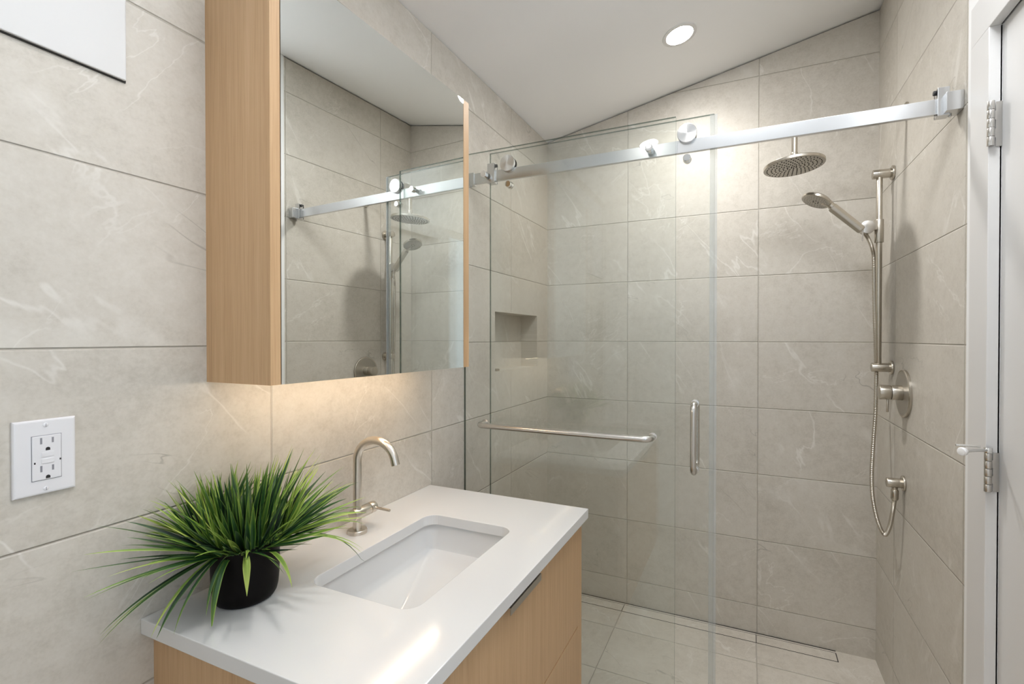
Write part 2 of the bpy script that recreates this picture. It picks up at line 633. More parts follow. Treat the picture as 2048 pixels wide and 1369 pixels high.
def f_ceil(bm):
    X, Y = (-0.12, KX0_, KX1_, W + 0.12), (NEAR - 0.1, KY0_, KY1_, 0.12)
    g = [[[bm.verts.new((x, y, zc(x, y) + h)) for h in (0, 0.1)] for y in Y] for x in X]
    for i in range(3):
        for j in range(3):
            if (i, j) == (1, 1):
                continue
            bm.faces.new((g[i][j][0], g[i][j + 1][0], g[i + 1][j + 1][0], g[i + 1][j][0]))
            bm.faces.new((g[i][j][1], g[i + 1][j][1], g[i + 1][j + 1][1], g[i][j + 1][1]))
    for k in range(3):
        for a, b in ((g[k][0], g[k + 1][0]), (g[k][3], g[k + 1][3]), (g[0][k], g[0][k + 1]), (g[3][k], g[3][k + 1])):
            bm.faces.new((a[0], b[0], b[1], a[1]))
    ring = [g[1][1], g[2][1], g[2][2], g[1][2]]
    for k in range(4):
        a, b = ring[k], ring[(k + 1) % 4]
        bm.faces.new((a[0], b[0], b[1], a[1]))


struct('ceiling', f_ceil, 'paint')


def f_fill_frame(bm):
    w = 0.045
    for (a, b, c, d) in ((RW0, RW0 + w, RZ_0, RZ_1), (RW1 - w, RW1, RZ_0, RZ_1), (RW0 + w, RW1 - w, RZ_0, RZ_0 + w), (RW0 + w, RW1 - w, RZ_1 - w, RZ_1)):
        add_box(bm, W + 0.01, W + 0.07, a, b, c, d)


wf2 = struct('added_window', f_fill_frame, 'trim')  # added out of view; its glowing pane is a fill light
part('fill_pane', lambda bm: add_box(bm, W + 0.04, W + 0.05, RW0 + .045, RW1 - .045, RZ_0 + .045, RZ_1 - .045), 'window_fill', wf2)


def f_fill_sky_frame(bm):
    w = 0.03
    for (a, b, c, d) in ((KX0_, KX0_ + w, KY0_, KY1_), (KX1_ - w, KX1_, KY0_, KY1_), (KX0_ + w, KX1_ - w, KY0_, KY0_ + w), (KX0_ + w, KX1_ - w, KY1_ - w, KY1_)):
        add_prism(bm, [(a, c, zc(a, c) + .004), (b, c, zc(b, c) + .004), (b, d, zc(b, d) + .004), (a, d, zc(a, d) + .004)], (0, 0, 0.05))


def f_fill_sky_pane(bm):
    a, b, c, d = KX0_ + .03, KX1_ - .03, KY0_ + .03, KY1_ - .03
    add_prism(bm, [(a, c, zc(a, c) + .02), (b, c, zc(b, c) + .02), (b, d, zc(b, d) + .02), (a, d, zc(a, d) + .02)], (0, 0, 0.01))


wf3 = struct('added_skylight', f_fill_sky_frame, 'trim')  # added overhead, unseen; its glowing pane gives soft fill
part('fill_pane', f_fill_sky_pane, 'skylight_fill', wf3)

CX = 1.4852                     # face of the door casing


def f_casing(bm):
    o = 0.093
    add_box(bm, CX, W + 0.004, DY1, DY1 + o, 0, DZ, bev=0.0015)
    add_box(bm, CX, W + 0.004, DY0 - o, DY0, 0, DZ, bev=0.0015)
    add_box(bm, CX, W + 0.004, DY0 - o, DY1 + o, DZ, DZ + o, bev=0.0015)


struct('trim_1', f_casing, 'trim')


def f_door(bm):
    add_box(bm, W + 0.003, W + 0.043, DY0 + 0.0012, DY1 - 0.0012, 0.008, DZ - 0.0015)


door = struct('door_1', f_door, 'trim')


def hinge(z0, z1):
    hx, hy, r = 1.4865, DY1 - 0.0085, 0.0068
    n = 5
    L = (z1 - z0)

    def knuckles(bm):
        for k in range(n):
            a, b = z0 + L * k / n, z0 + L * (k + 1) / n
            cyl(bm, (hx, hy, a + 0.0004), (hx, hy, b - 0.0004), r, 0.0006, 24)

    def leaf(bm):
        y = DY1 - 0.0022
        for k in range(n):
            a, b = z0 + L * k / n, z0 + L * (k + 1) / n
            if k % 2:
                add_box(bm, hx, W + 0.003, y, y + 0.0018, a, b)
            else:
                add_box(bm, hx + r + 0.004, W + 0.003, y, y + 0.0018, a, b)
    h = part('hinge', knuckles, 'steel_bar', door)
    part('hinge_leaf', leaf, 'steel_bar', h)
    return h


hinge(1.786, 1.884)
h2 = hinge(1.026, 1.112)
h2['label'] = 'lower hinge carrying a rod door stop'


def f_stop(bm):
    add_tube(bm, fillet_path([(1.4865, DY1 - 0.0085, 1.118), (1.450, -1.082, 1.1205), (1.430, -1.100, 1.1205)], 0.008), 0.0035, 16)
    cyl(bm, (1.4865, DY1 - 0.0085, 1.112), (1.4865, DY1 - 0.0085, 1.124), 0.0075, 0.001, 24)
    add_tube(bm, [(1.470, -1.060, 1.126), (1.448, -1.066, 1.127), (1.425, -1.068, 1.127)], 0.0026, 12)


part('door_stop', f_stop, 'chrome', h2)
part('rubber_bumper', lambda bm: add_lathe(bm, (1.431, -1.099, 1.1205), (-0.74, -0.66, 0), [(0, 0), (0, 0.006), (0.003, 0.0085), (0.010, 0.0092), (0.013, 0.0075), (0.0145, 0)], 24), 'white_rubber', h2)

# ------------------------------------------------------------------ white panel and outlet on the left wall
t = thing('access_panel', 'large flat white panel high on the tile wall above the outlet', 'panel', (0.0, -2.3, 1.812))
part('panel_face', lambda bm: add_box(bm, 0.0, 0.007, NEAR + 0.06, -1.9355, 1.8125, 2.34, bev=0.0018), 'panel', t)
part('painted_shadow', lambda bm: add_box(bm, 0.0002, 0.0025, NEAR + 0.062, -1.9345, 1.8100, 2.338), 'gap', t)  # dark strip imitating the shadow the panel casts on the tile

t = thing('electrical_outlet', 'white wall outlet with two sockets on the tile left of the grass plant', 'outlet', (0.0, -2.0432, 1.122))
OY0, OY1, OZ0, OZ1 = -2.0795, -2.0068, 1.1228, 1.2384
oc = (OY0 + OY1) / 2


def f_plate(bm):
    fs = add_box(bm, 0.0005, 0.0062, OY0, OY1, OZ0, OZ1)
    es = [e for e in bm.edges if all(v.co.x > 0.005 for v in e.verts)]
    bmesh.ops.bevel(bm, geom=es, offset=0.0035, segments=3, profile=0.5, affect='EDGES')


part('cover_plate', f_plate, 'plastic', t)
rc = part('receptacle', lambda bm: add_box(bm, 0.0055, 0.0078, -2.0590, -2.0253, 1.1455, 1.2135, bev=0.0012), 'plastic', t)
part('frame_line', lambda bm: add_box(bm, 0.0050, 0.00635, -2.0597, -2.0246, 1.1448, 1.2142), 'plastic_grey', t)
for zz in (1.2056, 1.1626):
    for yy, hh in ((-2.0489, 0.0048), (-2.0355, 0.0041)):
        part('slot', lambda bm: add_box(bm, 0.0070, 0.0080, yy - 0.0012, yy + 0.0012, zz - hh, zz + hh), 'plastic_grey', rc)
for zz in (1.1925, 1.1493):
    def f_ground(bm):
        pts = [(0.0070, -2.0412 - 0.0026, zz - 0.0022), (0.0070, -2.0412 + 0.0026, zz - 0.0022)]
        pts += [(0.0070, -2.0412 + 0.0026 * math.cos(a), zz + 0.0004 + 0.0024 * math.sin(a)) for a in [k * PI / 8 for k in range(9)]]
        add_prism(bm, pts, (0.00105, 0, 0))
    part('ground_hole', f_ground, 'black', rc)
for zz in (1.1842, 1.1742):
    part('reset_button', lambda bm: add_box(bm, 0.0072, 0.0086, -2.0488, -2.0342, zz - 0.0036, zz + 0.0036, bev=0.0005), 'plastic', rc)
for yy, zz in ((-2.0562, 1.1726), (-2.0268, 1.1738)):
    part('indicator_light', lambda bm: add_box(bm, 0.0072, 0.0081, yy - 0.0009, yy + 0.0009, zz - 0.0014, zz + 0.0014), 'black', rc)
for zz in (1.2296, 1.1312):
    def f_screw(bm):
        add_lathe(bm, (0.0058, oc, zz), (1, 0, 0), [(0, 0.0034), (0.0006, 0.0034), (0.0014, 0.0022), (0.0016, 0)], 24)
        add_box(bm, 0.0072, 0.0077, oc - 0.0003, oc + 0.0003, zz - 0.0024, zz + 0.0024, mi=1)
    part('screw', f_screw, ['plastic', 'plastic_grey'], t)

# ------------------------------------------------------------------ mirror cabinet
K = 0.036                       # the front stands slightly out of parallel with the wall
CY0, CY1 = -1.7994, -1.1465
CZ0, CZ1 = 1.2755, 2.089


def cfx(y):
    return 0.1875 + K * (y + 1.7994)


t = thing('mirror_cabinet', 'tall oak wall cabinet with a mirror front above the vanity', 'cabinet', (0.0, -1.47, CZ0))


def f_side(y0, y1):
    def f(bm):
        add_prism(bm, [(0.0, y0, CZ0), (cfx(y0), y0, CZ0), (cfx(y1), y1, CZ0), (0.0, y1, CZ0)], (0, 0, CZ1 - CZ0))
    return f


part('side_panel', f_side(CY0, CY0 + 0.0205), 'oak', t)
part('side_panel', f_side(CY1 - 0.0275, CY1), 'oak', t)


def f_slab(z0, z1):
    def f(bm):
        a, b = CY0 + 0.0205, CY1 - 0.0275
        add_prism(bm, [(0.0, a, z0), (cfx(a) - 0.022, a, z0), (cfx(b) - 0.022, b, z0), (0.0, b, z0)], (0, 0, z1 - z0))
    return f


part('bottom_panel', f_slab(CZ0 + 0.004, CZ0 + 0.022), 'oak', t)
part('top_panel', f_slab(CZ1 - 0.022, CZ1 - 0.004), 'oak', t)


def f_mirror(bm):
    a, b = CY0 + 0.0222, CY1 - 0.0292
    d = Vector((1, -K, 0)).normalized() * 0.006
    pa, pb = Vector((cfx(a), a, 0)), Vector((cfx(b), b, 0))
    add_prism(bm, [(pa.x, pa.y, CZ0), (pb.x, pb.y, CZ0), (pb.x, pb.y, CZ1 - 0.001), (pa.x, pa.y, CZ1 - 0.001)], -d)


def f_mback(bm):
    a, b = CY0 + 0.0224, CY1 - 0.0294
    add_prism(bm, [(cfx(a) - 0.0062, a, CZ0 + .001), (cfx(b) - 0.0062, b, CZ0 + .001), (cfx(b) - 0.0062, b, CZ1 - 0.002), (cfx(a) - 0.0062, a, CZ1 - 0.002)], (-0.0155, 0, 0))


md = part('mirror_door', f_mback, 'oak', t)
part('mirror', f_mirror, 'mirror', md)
part('light_strip', lambda bm: add_box(bm, 0.105, 0.120, CY0 + 0.03, CY1 - 0.035, CZ0 - 0.003, CZ0 + 0.0035), 'led', t)

# ------------------------------------------------------------------ vanity, worktop, sink
VY0, VY1, VZ0, VZ1 = -1.8956, -1.0605, 0.25, 0.828
t = thing('vanity_cabinet', 'wall-hung oak vanity cabinet with drawers under the white countertop', 'cabinet', (0.0, -1.48, VZ0))
part('side_panel', lambda bm: add_box(bm, 0.0, 0.534, VY0, VY0 + 0.018, VZ0, VZ1), 'oak_vanity', t)
part('side_panel', lambda bm: add_box(bm, 0.0, 0.550, VY1 - 0.034, VY1, VZ0, VZ1, bev=0.0006), 'oak_vanity', t)
part('bottom_panel', lambda bm: add_box(bm, 0.0, 0.53, VY0 + 0.018, VY1 - 0.034, VZ0, VZ0 + 0.018), 'oak_vanity', t)
part('back_panel', lambda bm: add_box(bm, 0.0, 0.012, VY0 + 0.018, VY1 - 0.034, VZ0 + 0.018, VZ1), 'oak_vanity', t)
for (a, b) in ((0.5245, VZ1 - 0.006), (VZ0, 0.5210)):
    dr = part('drawer_front', lambda bm: add_box(bm, 0.534, 0.552, VY0, VY1 - 0.0365, a, b, bev=0.0006), 'oak_vanity', t)
    if a > 0.4:
        def f_pull(bm):
            add_prism(bm, [(0.534, 0, 0.8215), (0.5685, 0, 0.8215), (0.5685, 0, 0.8065), (0.5665, 0, 0.8065), (0.5665, 0, 0.8198), (0.534, 0, 0.8198)], (0, 0.155, 0))
            bmesh.ops.translate(bm, verts=bm.verts[:], vec=(0, -1.563, 0.0012))
        part('pull_handle', f_pull, 'nickel_dark', dr)

KX1, KY0, KY1, KZ0, KZ1 = 0.571, -1.9165, -1.0605, 0.8300, 0.8580
SX0, SX1, SY0, SY1, SR = 0.166, 0.4345, -1.703, -1.283, 0.034     # sink cut-out


def rrect(x0, x1, y0, y1, r, n=8):
    pts = []
    for (cx, cy, a0) in ((x1 - r, y1 - r, 0), (x0 + r, y1 - r, PI / 2), (x0 + r, y0 + r, PI), (x1 - r, y0 + r, 1.5 * PI)):
        for k in range(n + 1):
            a = a0 + (PI / 2) * k / n
            pts.append((cx + r * math.cos(a), cy + r * math.sin(a)))
    return pts


def f_top(bm):
    n = 8
    inner = rrect(SX0, SX1, SY0, SY1, SR, n)
    outer_c = [(KX1, KY1), (0.0005, KY1), (0.0005, KY0), (KX1, KY0)]
    c = 0.0018
    for side in (0, 1):
        pass
    vt = [bm.verts.new((x, y, KZ1)) for x, y in inner]
    vb = [bm.verts.new((x, y, KZ0)) for x, y in inner]
    ot = [bm.verts.new((x, y, KZ1)) for x, y in outer_c]
    ob = [bm.verts.new((x, y, KZ0)) for x, y in outer_c]
    m = len(inner)
    for vs, os_, rev in ((vt, ot, False), (vb, ob, True)):
        for q in range(4):
            arc = [vs[(q * (n + 1) + k) % m] for k in range(n + 1)]
            for k in range(n):
                f = [os_[q], arc[k + 1], arc[k]]
                bm.faces.new(f[::-1] if rev else f)
            a, b = vs[(q * (n + 1) + n) % m], vs[((q + 1) * (n + 1)) % m]
            f = [os_[q], os_[(q + 1) % 4], b, a]
            bm.faces.new(f[::-1] if rev else f)
    for k in range(m):
        bm.faces.new((vt[k], vt[(k + 1) % m], vb[(k + 1) % m], vb[k]))
    for q in range(4):
        bm.faces.new((ot[q], ob[q], ob[(q + 1) % 4], ot[(q + 1) % 4]))
    bmesh.ops.recalc_face_normals(bm, faces=bm.faces[:])
    es = [e for e in bm.edges if len(e.link_faces) == 2 and e.calc_face_angle(0) > 0.7]
    bmesh.ops.bevel(bm, geom=es, offset=0.0014, segments=2, profile=0.5, affect='EDGES')


t = thing('countertop', 'white quartz countertop with a rectangular sink cut-out', 'countertop', (0.0, -1.48, KZ0))
part('slab', f_top, 'quartz', t)

t = thing('sink_basin', 'white undermount sink with sloping sides in the countertop', 'sink', (0.3, -1.5, 0.70))


def f_basin(bm):
    e = 0.006
    x0, x1, y0, y1 = SX0 - e, SX1 + e, SY0 - e, SY1 + e
    n = 8
    rings = []
    top = rrect(x0 - 0.014, x1 + 0.014, y0 - 0.014, y1 + 0.014, SR + 0.016, n)
    dx, dy, dz, dr = 0.262, -1.520, 0.700, 0.021

    def ring(pts, zf):
        return [bm.verts.new((p[0], p[1], zf(p[0], p[1]))) for p in pts]
    rings.append(ring(top, lambda x, y: KZ0 - 0.0005))
    rings.append(ring(rrect(x0, x1, y0, y1, SR, n), lambda x, y: KZ0 - 0.0005))
    rings.append(ring(rrect(x0 + 0.002, x1 - 0.002, y0 + 0.002, y1 - 0.002, SR - 0.002, n), lambda x, y: KZ0 - 0.020))
    low = rrect(x0 + 0.007, x1 - 0.007, y0 + 0.007, y1 - 0.007, SR - 0.008, n)
    zl = KZ0 - 0.070
    rings.append(ring(low, lambda x, y: zl + 0.010))
    low2 = rrect(x0 + 0.011, x1 - 0.011, y0 + 0.011, y1 - 0.011, SR - 0.014, n)
    rings.append(ring(low2, lambda x, y: zl + 0.002))
    # pyramid-like sloping floor down to the drain
    for w in (0.12, 0.45, 0.8, 0.96):
        pts = []
        rr = rrect(x0 + 0.011, x1 - 0.011, y0 + 0.011, y1 - 0.011, 0.009 * (1 - w) + 0.003, n)
        hx, hy = 0.028, 0.028
        small = rrect(dx - hx, dx + hx, dy - hy, dy + hy, 0.020 * w + 0.004, n)
        for a, b in zip(rr, small):
            pts.append((a[0] * (1 - w) + b[0] * w, a[1] * (1 - w) + b[1] * w))
        rings.append(ring(pts, lambda x, y, w=w: zl * (1 - w) + dz * w))
    circ = []
    m = len(low)
    for k in range(m):
        p = rings[-1][k].co
        d = Vector((p.x - dx, p.y - dy, 0)).normalized()
        circ.append((dx + d.x * dr, dy + d.y * dr))
    rings.append(ring(circ, lambda x, y: dz - 0.002))
    rings.append(ring(circ, lambda x, y: dz - 0.02))
    for a, b in zip(rings, rings[1:]):
        for k in range(m):
            f = bm.faces.new((a[k], a[(k + 1) % m], b[(k + 1) % m], b[k]))
            f.smooth = True
    # outside shell so the bowl has thickness
    ext = [bm.verts.new((v.co.x, v.co.y, zl - 0.02)) for v in rings[0]]
    b2 = [bm.verts.new((dx + (v.co.x - dx) * 0.15, dy + (v.co.y - dy) * 0.15, dz - 0.02)) for v in rings[0]]
    for a, b in ((rings[0], ext), (ext, b2), (b2, rings[-1])):
        for k in range(m):
            bm.faces.new((a[k], b[k], b[(k + 1) % m], a[(k + 1) % m]))


part('bowl', f_basin, 'ceramic', t)
part('drain_plug', lambda bm: add_lathe(bm, (0.262, -1.520, 0.690), (0, 0, 1), [(0, 0), (0, 0.0195), (0.010, 0.0195), (0.0125, 0.017), (0.0135, 0)], 32), 'faucet', t)

# ------------------------------------------------------------------ faucet
fx, fy, fz = 0.0738, -1.4695, KZ1
t = thing('faucet', 'brushed nickel faucet with a high curved spout behind the sink', 'faucet', (fx, fy, fz))
part('base_flange', lambda bm: add_lathe(bm, (fx, fy, fz), (0, 0, 1), [(0, 0), (0, 0.0245), (0.0085, 0.0245), (0.0098, 0.0235), (0.0100, 0)], 48), 'faucet', t)


def f_spout(bm):
    r = 0.0105
    R = 0.062
    ztop = 1.046
    pts = [(fx, fy, fz + 0.009), (fx, fy, fz + 0.06), (fx, fy, ztop)]
    for k in range(1, 33):
        a = PI - (PI * 0.93) * k / 32
        pts.append((fx + R + R * math.cos(a), fy, ztop + R * 0.93 * math.sin(a)))
    d = (Vector(pts[-1]) - Vector(pts[-2])).normalized()
    pts.append(tuple(Vector(pts[-1]) + d * 0.012))
    add_tube(bm, pts, r, 32)


part('spout', f_spout, 'faucet', t)


def f_valvebody(bm):
    z = 0.9075
    cyl(bm, (fx, fy - 0.017, z), (fx, fy + 0.040, z), 0.0152, 0.001, 40)


def f_cart(bm):
    z = 0.9075
    cyl(bm, (fx, fy + 0.0412, z), (fx, fy + 0.060, z), 0.0152, 0.001, 40)


part('valve_body', f_valvebody, 'faucet', t)
hk = part('handle', f_cart, 'faucet', t)
part('lever', lambda bm: cyl(bm, (fx + 0.012, fy + 0.052, 0.9085), (fx + 0.066, fy + 0.047, 0.9095), 0.0037, 0.001, 20), 'faucet', hk)

# ------------------------------------------------------------------ potted grass
px, py, pz = 0.1035, -1.7905, KZ1
t = thing('potted_plant', 'bushy green grass plant in a matte black pot on the countertop', 'plant', (px, py, pz))
PR, PH = 0.0585, 0.112


def f_pot(bm):
    prof = [(0.0, 0.0), (0.0, 0.0455), (0.003, 0.0500), (0.009, 0.0535), (0.020, 0.0560), (0.040, 0.0578), (0.070, 0.0585), (0.095, 0.0585), (0.110, 0.0580),
            (0.112, 0.0570), (0.110, 0.0545), (0.098, 0.0535), (0.098, 0.0)]
    add_lathe(bm, (px, py, pz), (0, 0, 1), prof, 56)


part('pot', f_pot, 'pot', t)
part('soil', lambda bm: add_lathe(bm, (px, py, pz + 0.098), (0, 0, 1), [(0, 0.053), (0.004, 0.050), (0.007, 0.03), (0.008, 0)], 40), 'soil', t)


def grass():
    rng = random.Random(11)
    bm = bmesh.new()
    uvl = bm.loops.layers.uv.new('UVMap')
    tl = bm.verts.layers.float.new('tone')

    def blade(root, az, el, L, w, droop, tone, twist=0.0):
        seg = 11
        p = Vector(root)
        d = Vector((math.cos(el) * math.cos(az), math.cos(el) * math.sin(az), math.sin(el)))
        rows = []
        st = L / seg
        side0 = Vector((-math.sin(az), math.cos(az), 0))
        for k in range(seg + 1):
            tt = k / seg
            if k:
                d = (d + Vector((0, 0, -droop * st * (0.6 + 1.6 * tt)))).normalized()
                nx = p + d * st
                if nx.x < 0.010:          # the tile wall turns the blade along itself
                    d.x = max(d.x, 0.0)
                    d.y += (0.02 if d.y >= 0 else -0.02)
                    d.normalize()
                    nx = p + d * st
                    nx.x = max(nx.x, 0.008)
                rp = Vector((nx.x - px, nx.y - py, 0))
                if nx.z < pz + PH + 0.004 and rp.length < PR + 0.005:
                    rp = rp.normalized() * (PR + 0.005)
                    nx.x, nx.y = px + rp.x, py + rp.y
                nx.z = max(nx.z, pz + 0.004)
                p = nx
            ww = w * (0.55 + 0.9 * tt if tt < 0.4 else 0.91 * max(0.03, 1 - ((tt - 0.4) / 0.6) ** 1.5))
            up_ = side0.cross(d).normalized()
            sd = (side0 * math.cos(twist * tt) + up_ * math.sin(twist * tt))
            fold = up_ * ww * 0.28
            rows.append((p - sd * ww / 2 + fold, p.copy(), p + sd * ww / 2 + fold))
        vr = []
        for r in rows:
            vv = []
            for q in r:
                q.x = max(q.x, 0.006)
                v = bm.verts.new(q)
                v[tl] = tone
                vv.append(v)
            vr.append(vv)
        for k in range(seg):
            for c in (0, 1):
                f = bm.faces.new((vr[k][c], vr[k][c + 1], vr[k + 1][c + 1], vr[k + 1][c]))
                f.smooth = True
                for lp, (uu, vv_) in zip(f.loops, ((c / 2, k / seg), ((c + 1) / 2, k / seg), ((c + 1) / 2, (k + 1) / seg), (c / 2, (k + 1) / seg))):
                    lp[uvl].uv = (uu, vv_)

    top = pz + 0.104
    for i in range(300):
        az = rng.uniform(0, 2 * PI)
        r = 0.036 * math.sqrt(rng.random())
        root = (px + r * math.cos(az), py + r * math.sin(az), top)
        q = rng.random()
        el = math.radians(14 + 68 * (q ** 0.9))
        L = rng.uniform(0.105, 0.190) * (1.0 if el < 0.9 else 1.0)
        if math.sin(az) < -0.5 and el < 0.8:
            L *= 0.88
        if math.cos(az) < -0.3:
            L *= 0.85
        blade(root, az + rng.gauss(0, 0.22), el, L, rng.uniform(0.0060, 0.0118), rng.uniform(0.2, 2.2), min(0.80, max(0.0, rng.gauss(0.32, 0.25))), rng.uniform(-1.1, 1.1))
    # blades that show singly in the photo: (azimuth, elevation, length, width, droop, tone)
    for az, el, L, w, dr, tn in ((-112, 36, 0.190, .0095, 1.0, .10), (-104, 27, 0.195, .0095, 1.2, .55), (-110, 12, 0.200, .0065, 0.4, .15), (-100, 9, 0.190, .0085, 1.2, .4), (-106, 4, 0.185, .0095, 1.2, .3),
                                 (-98, -6, 0.195, .0105, 2.6, .25), (-101, -9, 0.190, .0095, 2.2, .6), (-104, -8, 0.185, .0085, 2.4, .1), (-90, 34, 0.17, .0115, 1.2, .1), (-88, 22, 0.18, .0085, 1.4, .7),
                                 (-92, -16, 0.150, .0125, 7, .12), (-96, -18, 0.150, .0095, 6, .75), (-86, -20, 0.135, .009, 9, .35), (-64, -12, 0.130, .0135, 22, .40), (-70, -18, 0.10, .0085, 20, .3), (-34, 28, 0.090, .014, 32, .85),
                                 (-2, 16, 0.110, .010, 15, .7), (-40, 50, 0.14, .0135, 3, .15), (-52, 66, 0.17, .0155, 0.8, .08), (-44, 42, 0.13, .0125, 2, .8), (60, 8, 0.235, .0065, 5.0, .1), (72, 8, 0.21, .0095, 2.2, .45),
                                 (78, 14, 0.22, .010, 1.8, .3), (84, 24, 0.22, .0085, 1.2, .6), (88, 33, 0.215, .0095, 1.0, .25), (66, 18, 0.20, .011, 2.4, .5), (40, 14, 0.18, .010, 4, .55), (52, 6, 0.19, .010, 4, .6),
                                 (95, 48, 0.21, .009, 0.6, .5), (30, 30, 0.19, .010, 2, .7), (-70, 48, 0.17, .0135, 1.0, .1), (-95, 52, 0.18, .0115, 0.8, .2), (20, 62, 0.19, .0125, 0.6, .15), (-78, 30, 0.15, .0135, 2.0, .08),
                                 (-120, 60, 0.17, .007, 0.4, .9), (-20, 70, 0.185, .007, 0.3, .95), (100, 62, 0.19, .0065, 0.4, .9), (60, 58, 0.19, .0075, 0.6, .8), (120, 50, 0.18, .0075, 0.5, .85)):
        a = math.radians(az)
        blade((px + 0.03 * math.cos(a), py + 0.03 * math.sin(a), top), a, math.radians(el), L, w, dr, tn, rng.uniform(-0.5, 0.5))
    return bm


obj('foliage', grass(), 'leaf', t, recalc=False)

# ------------------------------------------------------------------ shower enclosure
AY0, AY1 = -0.843, -0.833       # fixed pane (camera side)
BY0, BY1 = -0.803, -0.793       # sliding pane (behind the rail)
RY0, RY1 = -0.826, -0.813       # rail
RZ0, RZ1 = 1.9585, 1.9985
AX0, AX1, AZ1 = 0.0015, 0.7905, 2.0705
BX0, BX1, BZ1 = 0.0915, 0.9035, 2.0755


def pane(bm, x0, x1, y0, y1, z0, z1):
    fs = add_box(bm, x0, x1, y0, y1, z0, z1)
    bmesh.ops.recalc_face_normals(bm, faces=bm.faces[:])
    for f in bm.faces:
        f.material_index = 0 if abs(f.normal.y) > 0.5 else 1


t = thing('fixed_shower_panel', 'fixed clear glass shower panel carrying the horizontal towel bar', 'shower glass', (0.4, -0.838, 0.0))
part('glass_pane', lambda bm: pane(bm, AX0, AX1, AY0, AY1, 0.003, AZ1), ['glass', 'glass_edge'], t)
tb = part('towel_bar', lambda bm: add_tube(bm, fillet_path([(0.0935, AY0, 1.0435), (0.0935, -0.897, 1.0435), (0.7210, -0.897, 1.0435), (0.7210, AY0, 1.0435)], 0.024, 10), 0.0103, 28), 'steel_bar', t)
for x in (0.0935, 0.7210):
    part('mount_ring', lambda bm: cyl(bm, (x, AY0 - 0.0035, 1.0435), (x, AY0, 1.0435), 0.0135, 0.001, 32), 'steel_bar', tb)

t = thing('sliding_rail', 'long flat brushed steel rail across the top of the shower glass', 'rail', (0.75, -0.82, RZ0))
part('bar', lambda bm: add_box(bm, 0.002, W - 0.001, RY0, RY1, RZ0, RZ1, bev=0.0008), 'steel', t)
for x0, x1 in ((0.0005, 0.036), (W - 0.036, W - 0.0005)):
    def f_brk(bm):
        add_box(bm, x0, x1, RY0 - (0.0045 if x0 < 1 else 0.030), RY1 + 0.0045, RZ0 - 0.005, RZ1 + 0.003, bev=0.001)
        cyl(bm, ((x0 + x1) / 2, -0.8195, RZ0 - 0.0095), ((x0 + x1) / 2, -0.8195, RZ0 - 0.004), 0.004, 0.0005, 16)
    part('wall_bracket', f_brk, 'steel', t)
for x0, x1, sgn in ((0.0985, 0.1285, 1), (1.4570, 1.4830, -1)):
    def f_stopper(bm):
        add_box(bm, x0, x1, RY0 - 0.009, RY0 - 0.0003, RZ0 - 0.008, RZ1 + 0.026, bev=0.0012)
        add_box(bm, x0, x1, RY0 - 0.006, RY1 + 0.006, RZ0 - 0.0085, RZ0 - 0.0005, bev=0.0008)
        add_box(bm, x0, x1, RY1 + 0.0004, RY1 + 0.007, RZ0 - 0.008, RZ1 + 0.026, bev=0.001)
        add_box(bm, x0, x1, RY0 - 0.006, RY1 + 0.006, RZ1 + 0.0006, RZ1 + 0.024, bev=0.0008)
    st = part('stopper', f_stopper, 'steel', t)
    xb = x1 if sgn > 0 else x0
    part('rubber_pad', lambda bm: cyl(bm, (xb - 0.002 * sgn, -0.8215, RZ1 + 0.0175), (xb + 0.006 * sgn, -0.8215, RZ1 + 0.0175), 0.0062, 0.001, 24), 'rubber', st)
for x in (0.0955, 0.7085):
    def f_clamp(bm):
        add_lathe(bm, (x, AY0, 1.9790), (0, -1, 0), [(0, 0), (0, 0.0122), (0.017, 0.0122), (0.0182, 0.0112), (0.0186, 0)], 36)
        cyl(bm, (x, AY1, 1.9790), (x, RY0, 1.9790), 0.009, 0.0005, 24)
    part('glass_clamp', f_clamp, 'chrome', t)

t = thing('sliding_shower_door', 'sliding clear glass shower door with roller discs and a vertical handle', 'shower door', (0.5, -0.798, 0.0))
part('glass_pane', lambda bm: pane(bm, BX0, BX1, BY0, BY1, 0.009, BZ1), ['glass', 'glass_edge'], t)


def f_seal(bm):
    add_box(bm, BX1 - 0.013, BX1 + 0.0003, BY0 - 0.0013, BY1 + 0.0013, 0.009, BZ1 - 0.001)
    add_box(bm, BX1 + 0.0003, BX1 + 0.0085, BY0 + 0.003, BY1 - 0.003, 0.009, BZ1 - 0.001)


part('seal_strip', f_seal, 'seal', t)
for x in (0.1835, 0.8235):
    rz = RZ1 + 0.0165
    def f_wheel(bm):
        add_lathe(bm, (x, BY0, rz), (0, -1, 0), [(0, 0), (0, 0.012), (0.006, 0.012), (0.006, 0.0275), (0.0085, 0.0275), (0.0085, 0.0158), (0.0215, 0.0158), (0.0215, 0.0285), (0.0235, 0.0285)], 56)
    wh = part('roller', f_wheel, 'rubber', t)
    part('roller_disc', lambda bm: add_lathe(bm, (x, BY0 - 0.0235, rz), (0, -1, 0), [(0, 0), (0, 0.0292), (0.0035, 0.0300), (0.0105, 0.0300), (0.0115, 0.0292), (0.0117, 0)], 64), 'disc', wh)
    def f_knob(bm):
        add_lathe(bm, (x - 0.001, BY0, 1.9400), (0, -1, 0), [(0, 0), (0, 0.0125), (0.007, 0.0135), (0.014, 0.0125), (0.0145, 0.0085), (0.0165, 0.0085), (0.017, 0.0118), (0.026, 0.0118), (0.0272, 0.0108), (0.0275, 0)], 36)
    part('anti_jump_knob', f_knob, 'chrome', t)


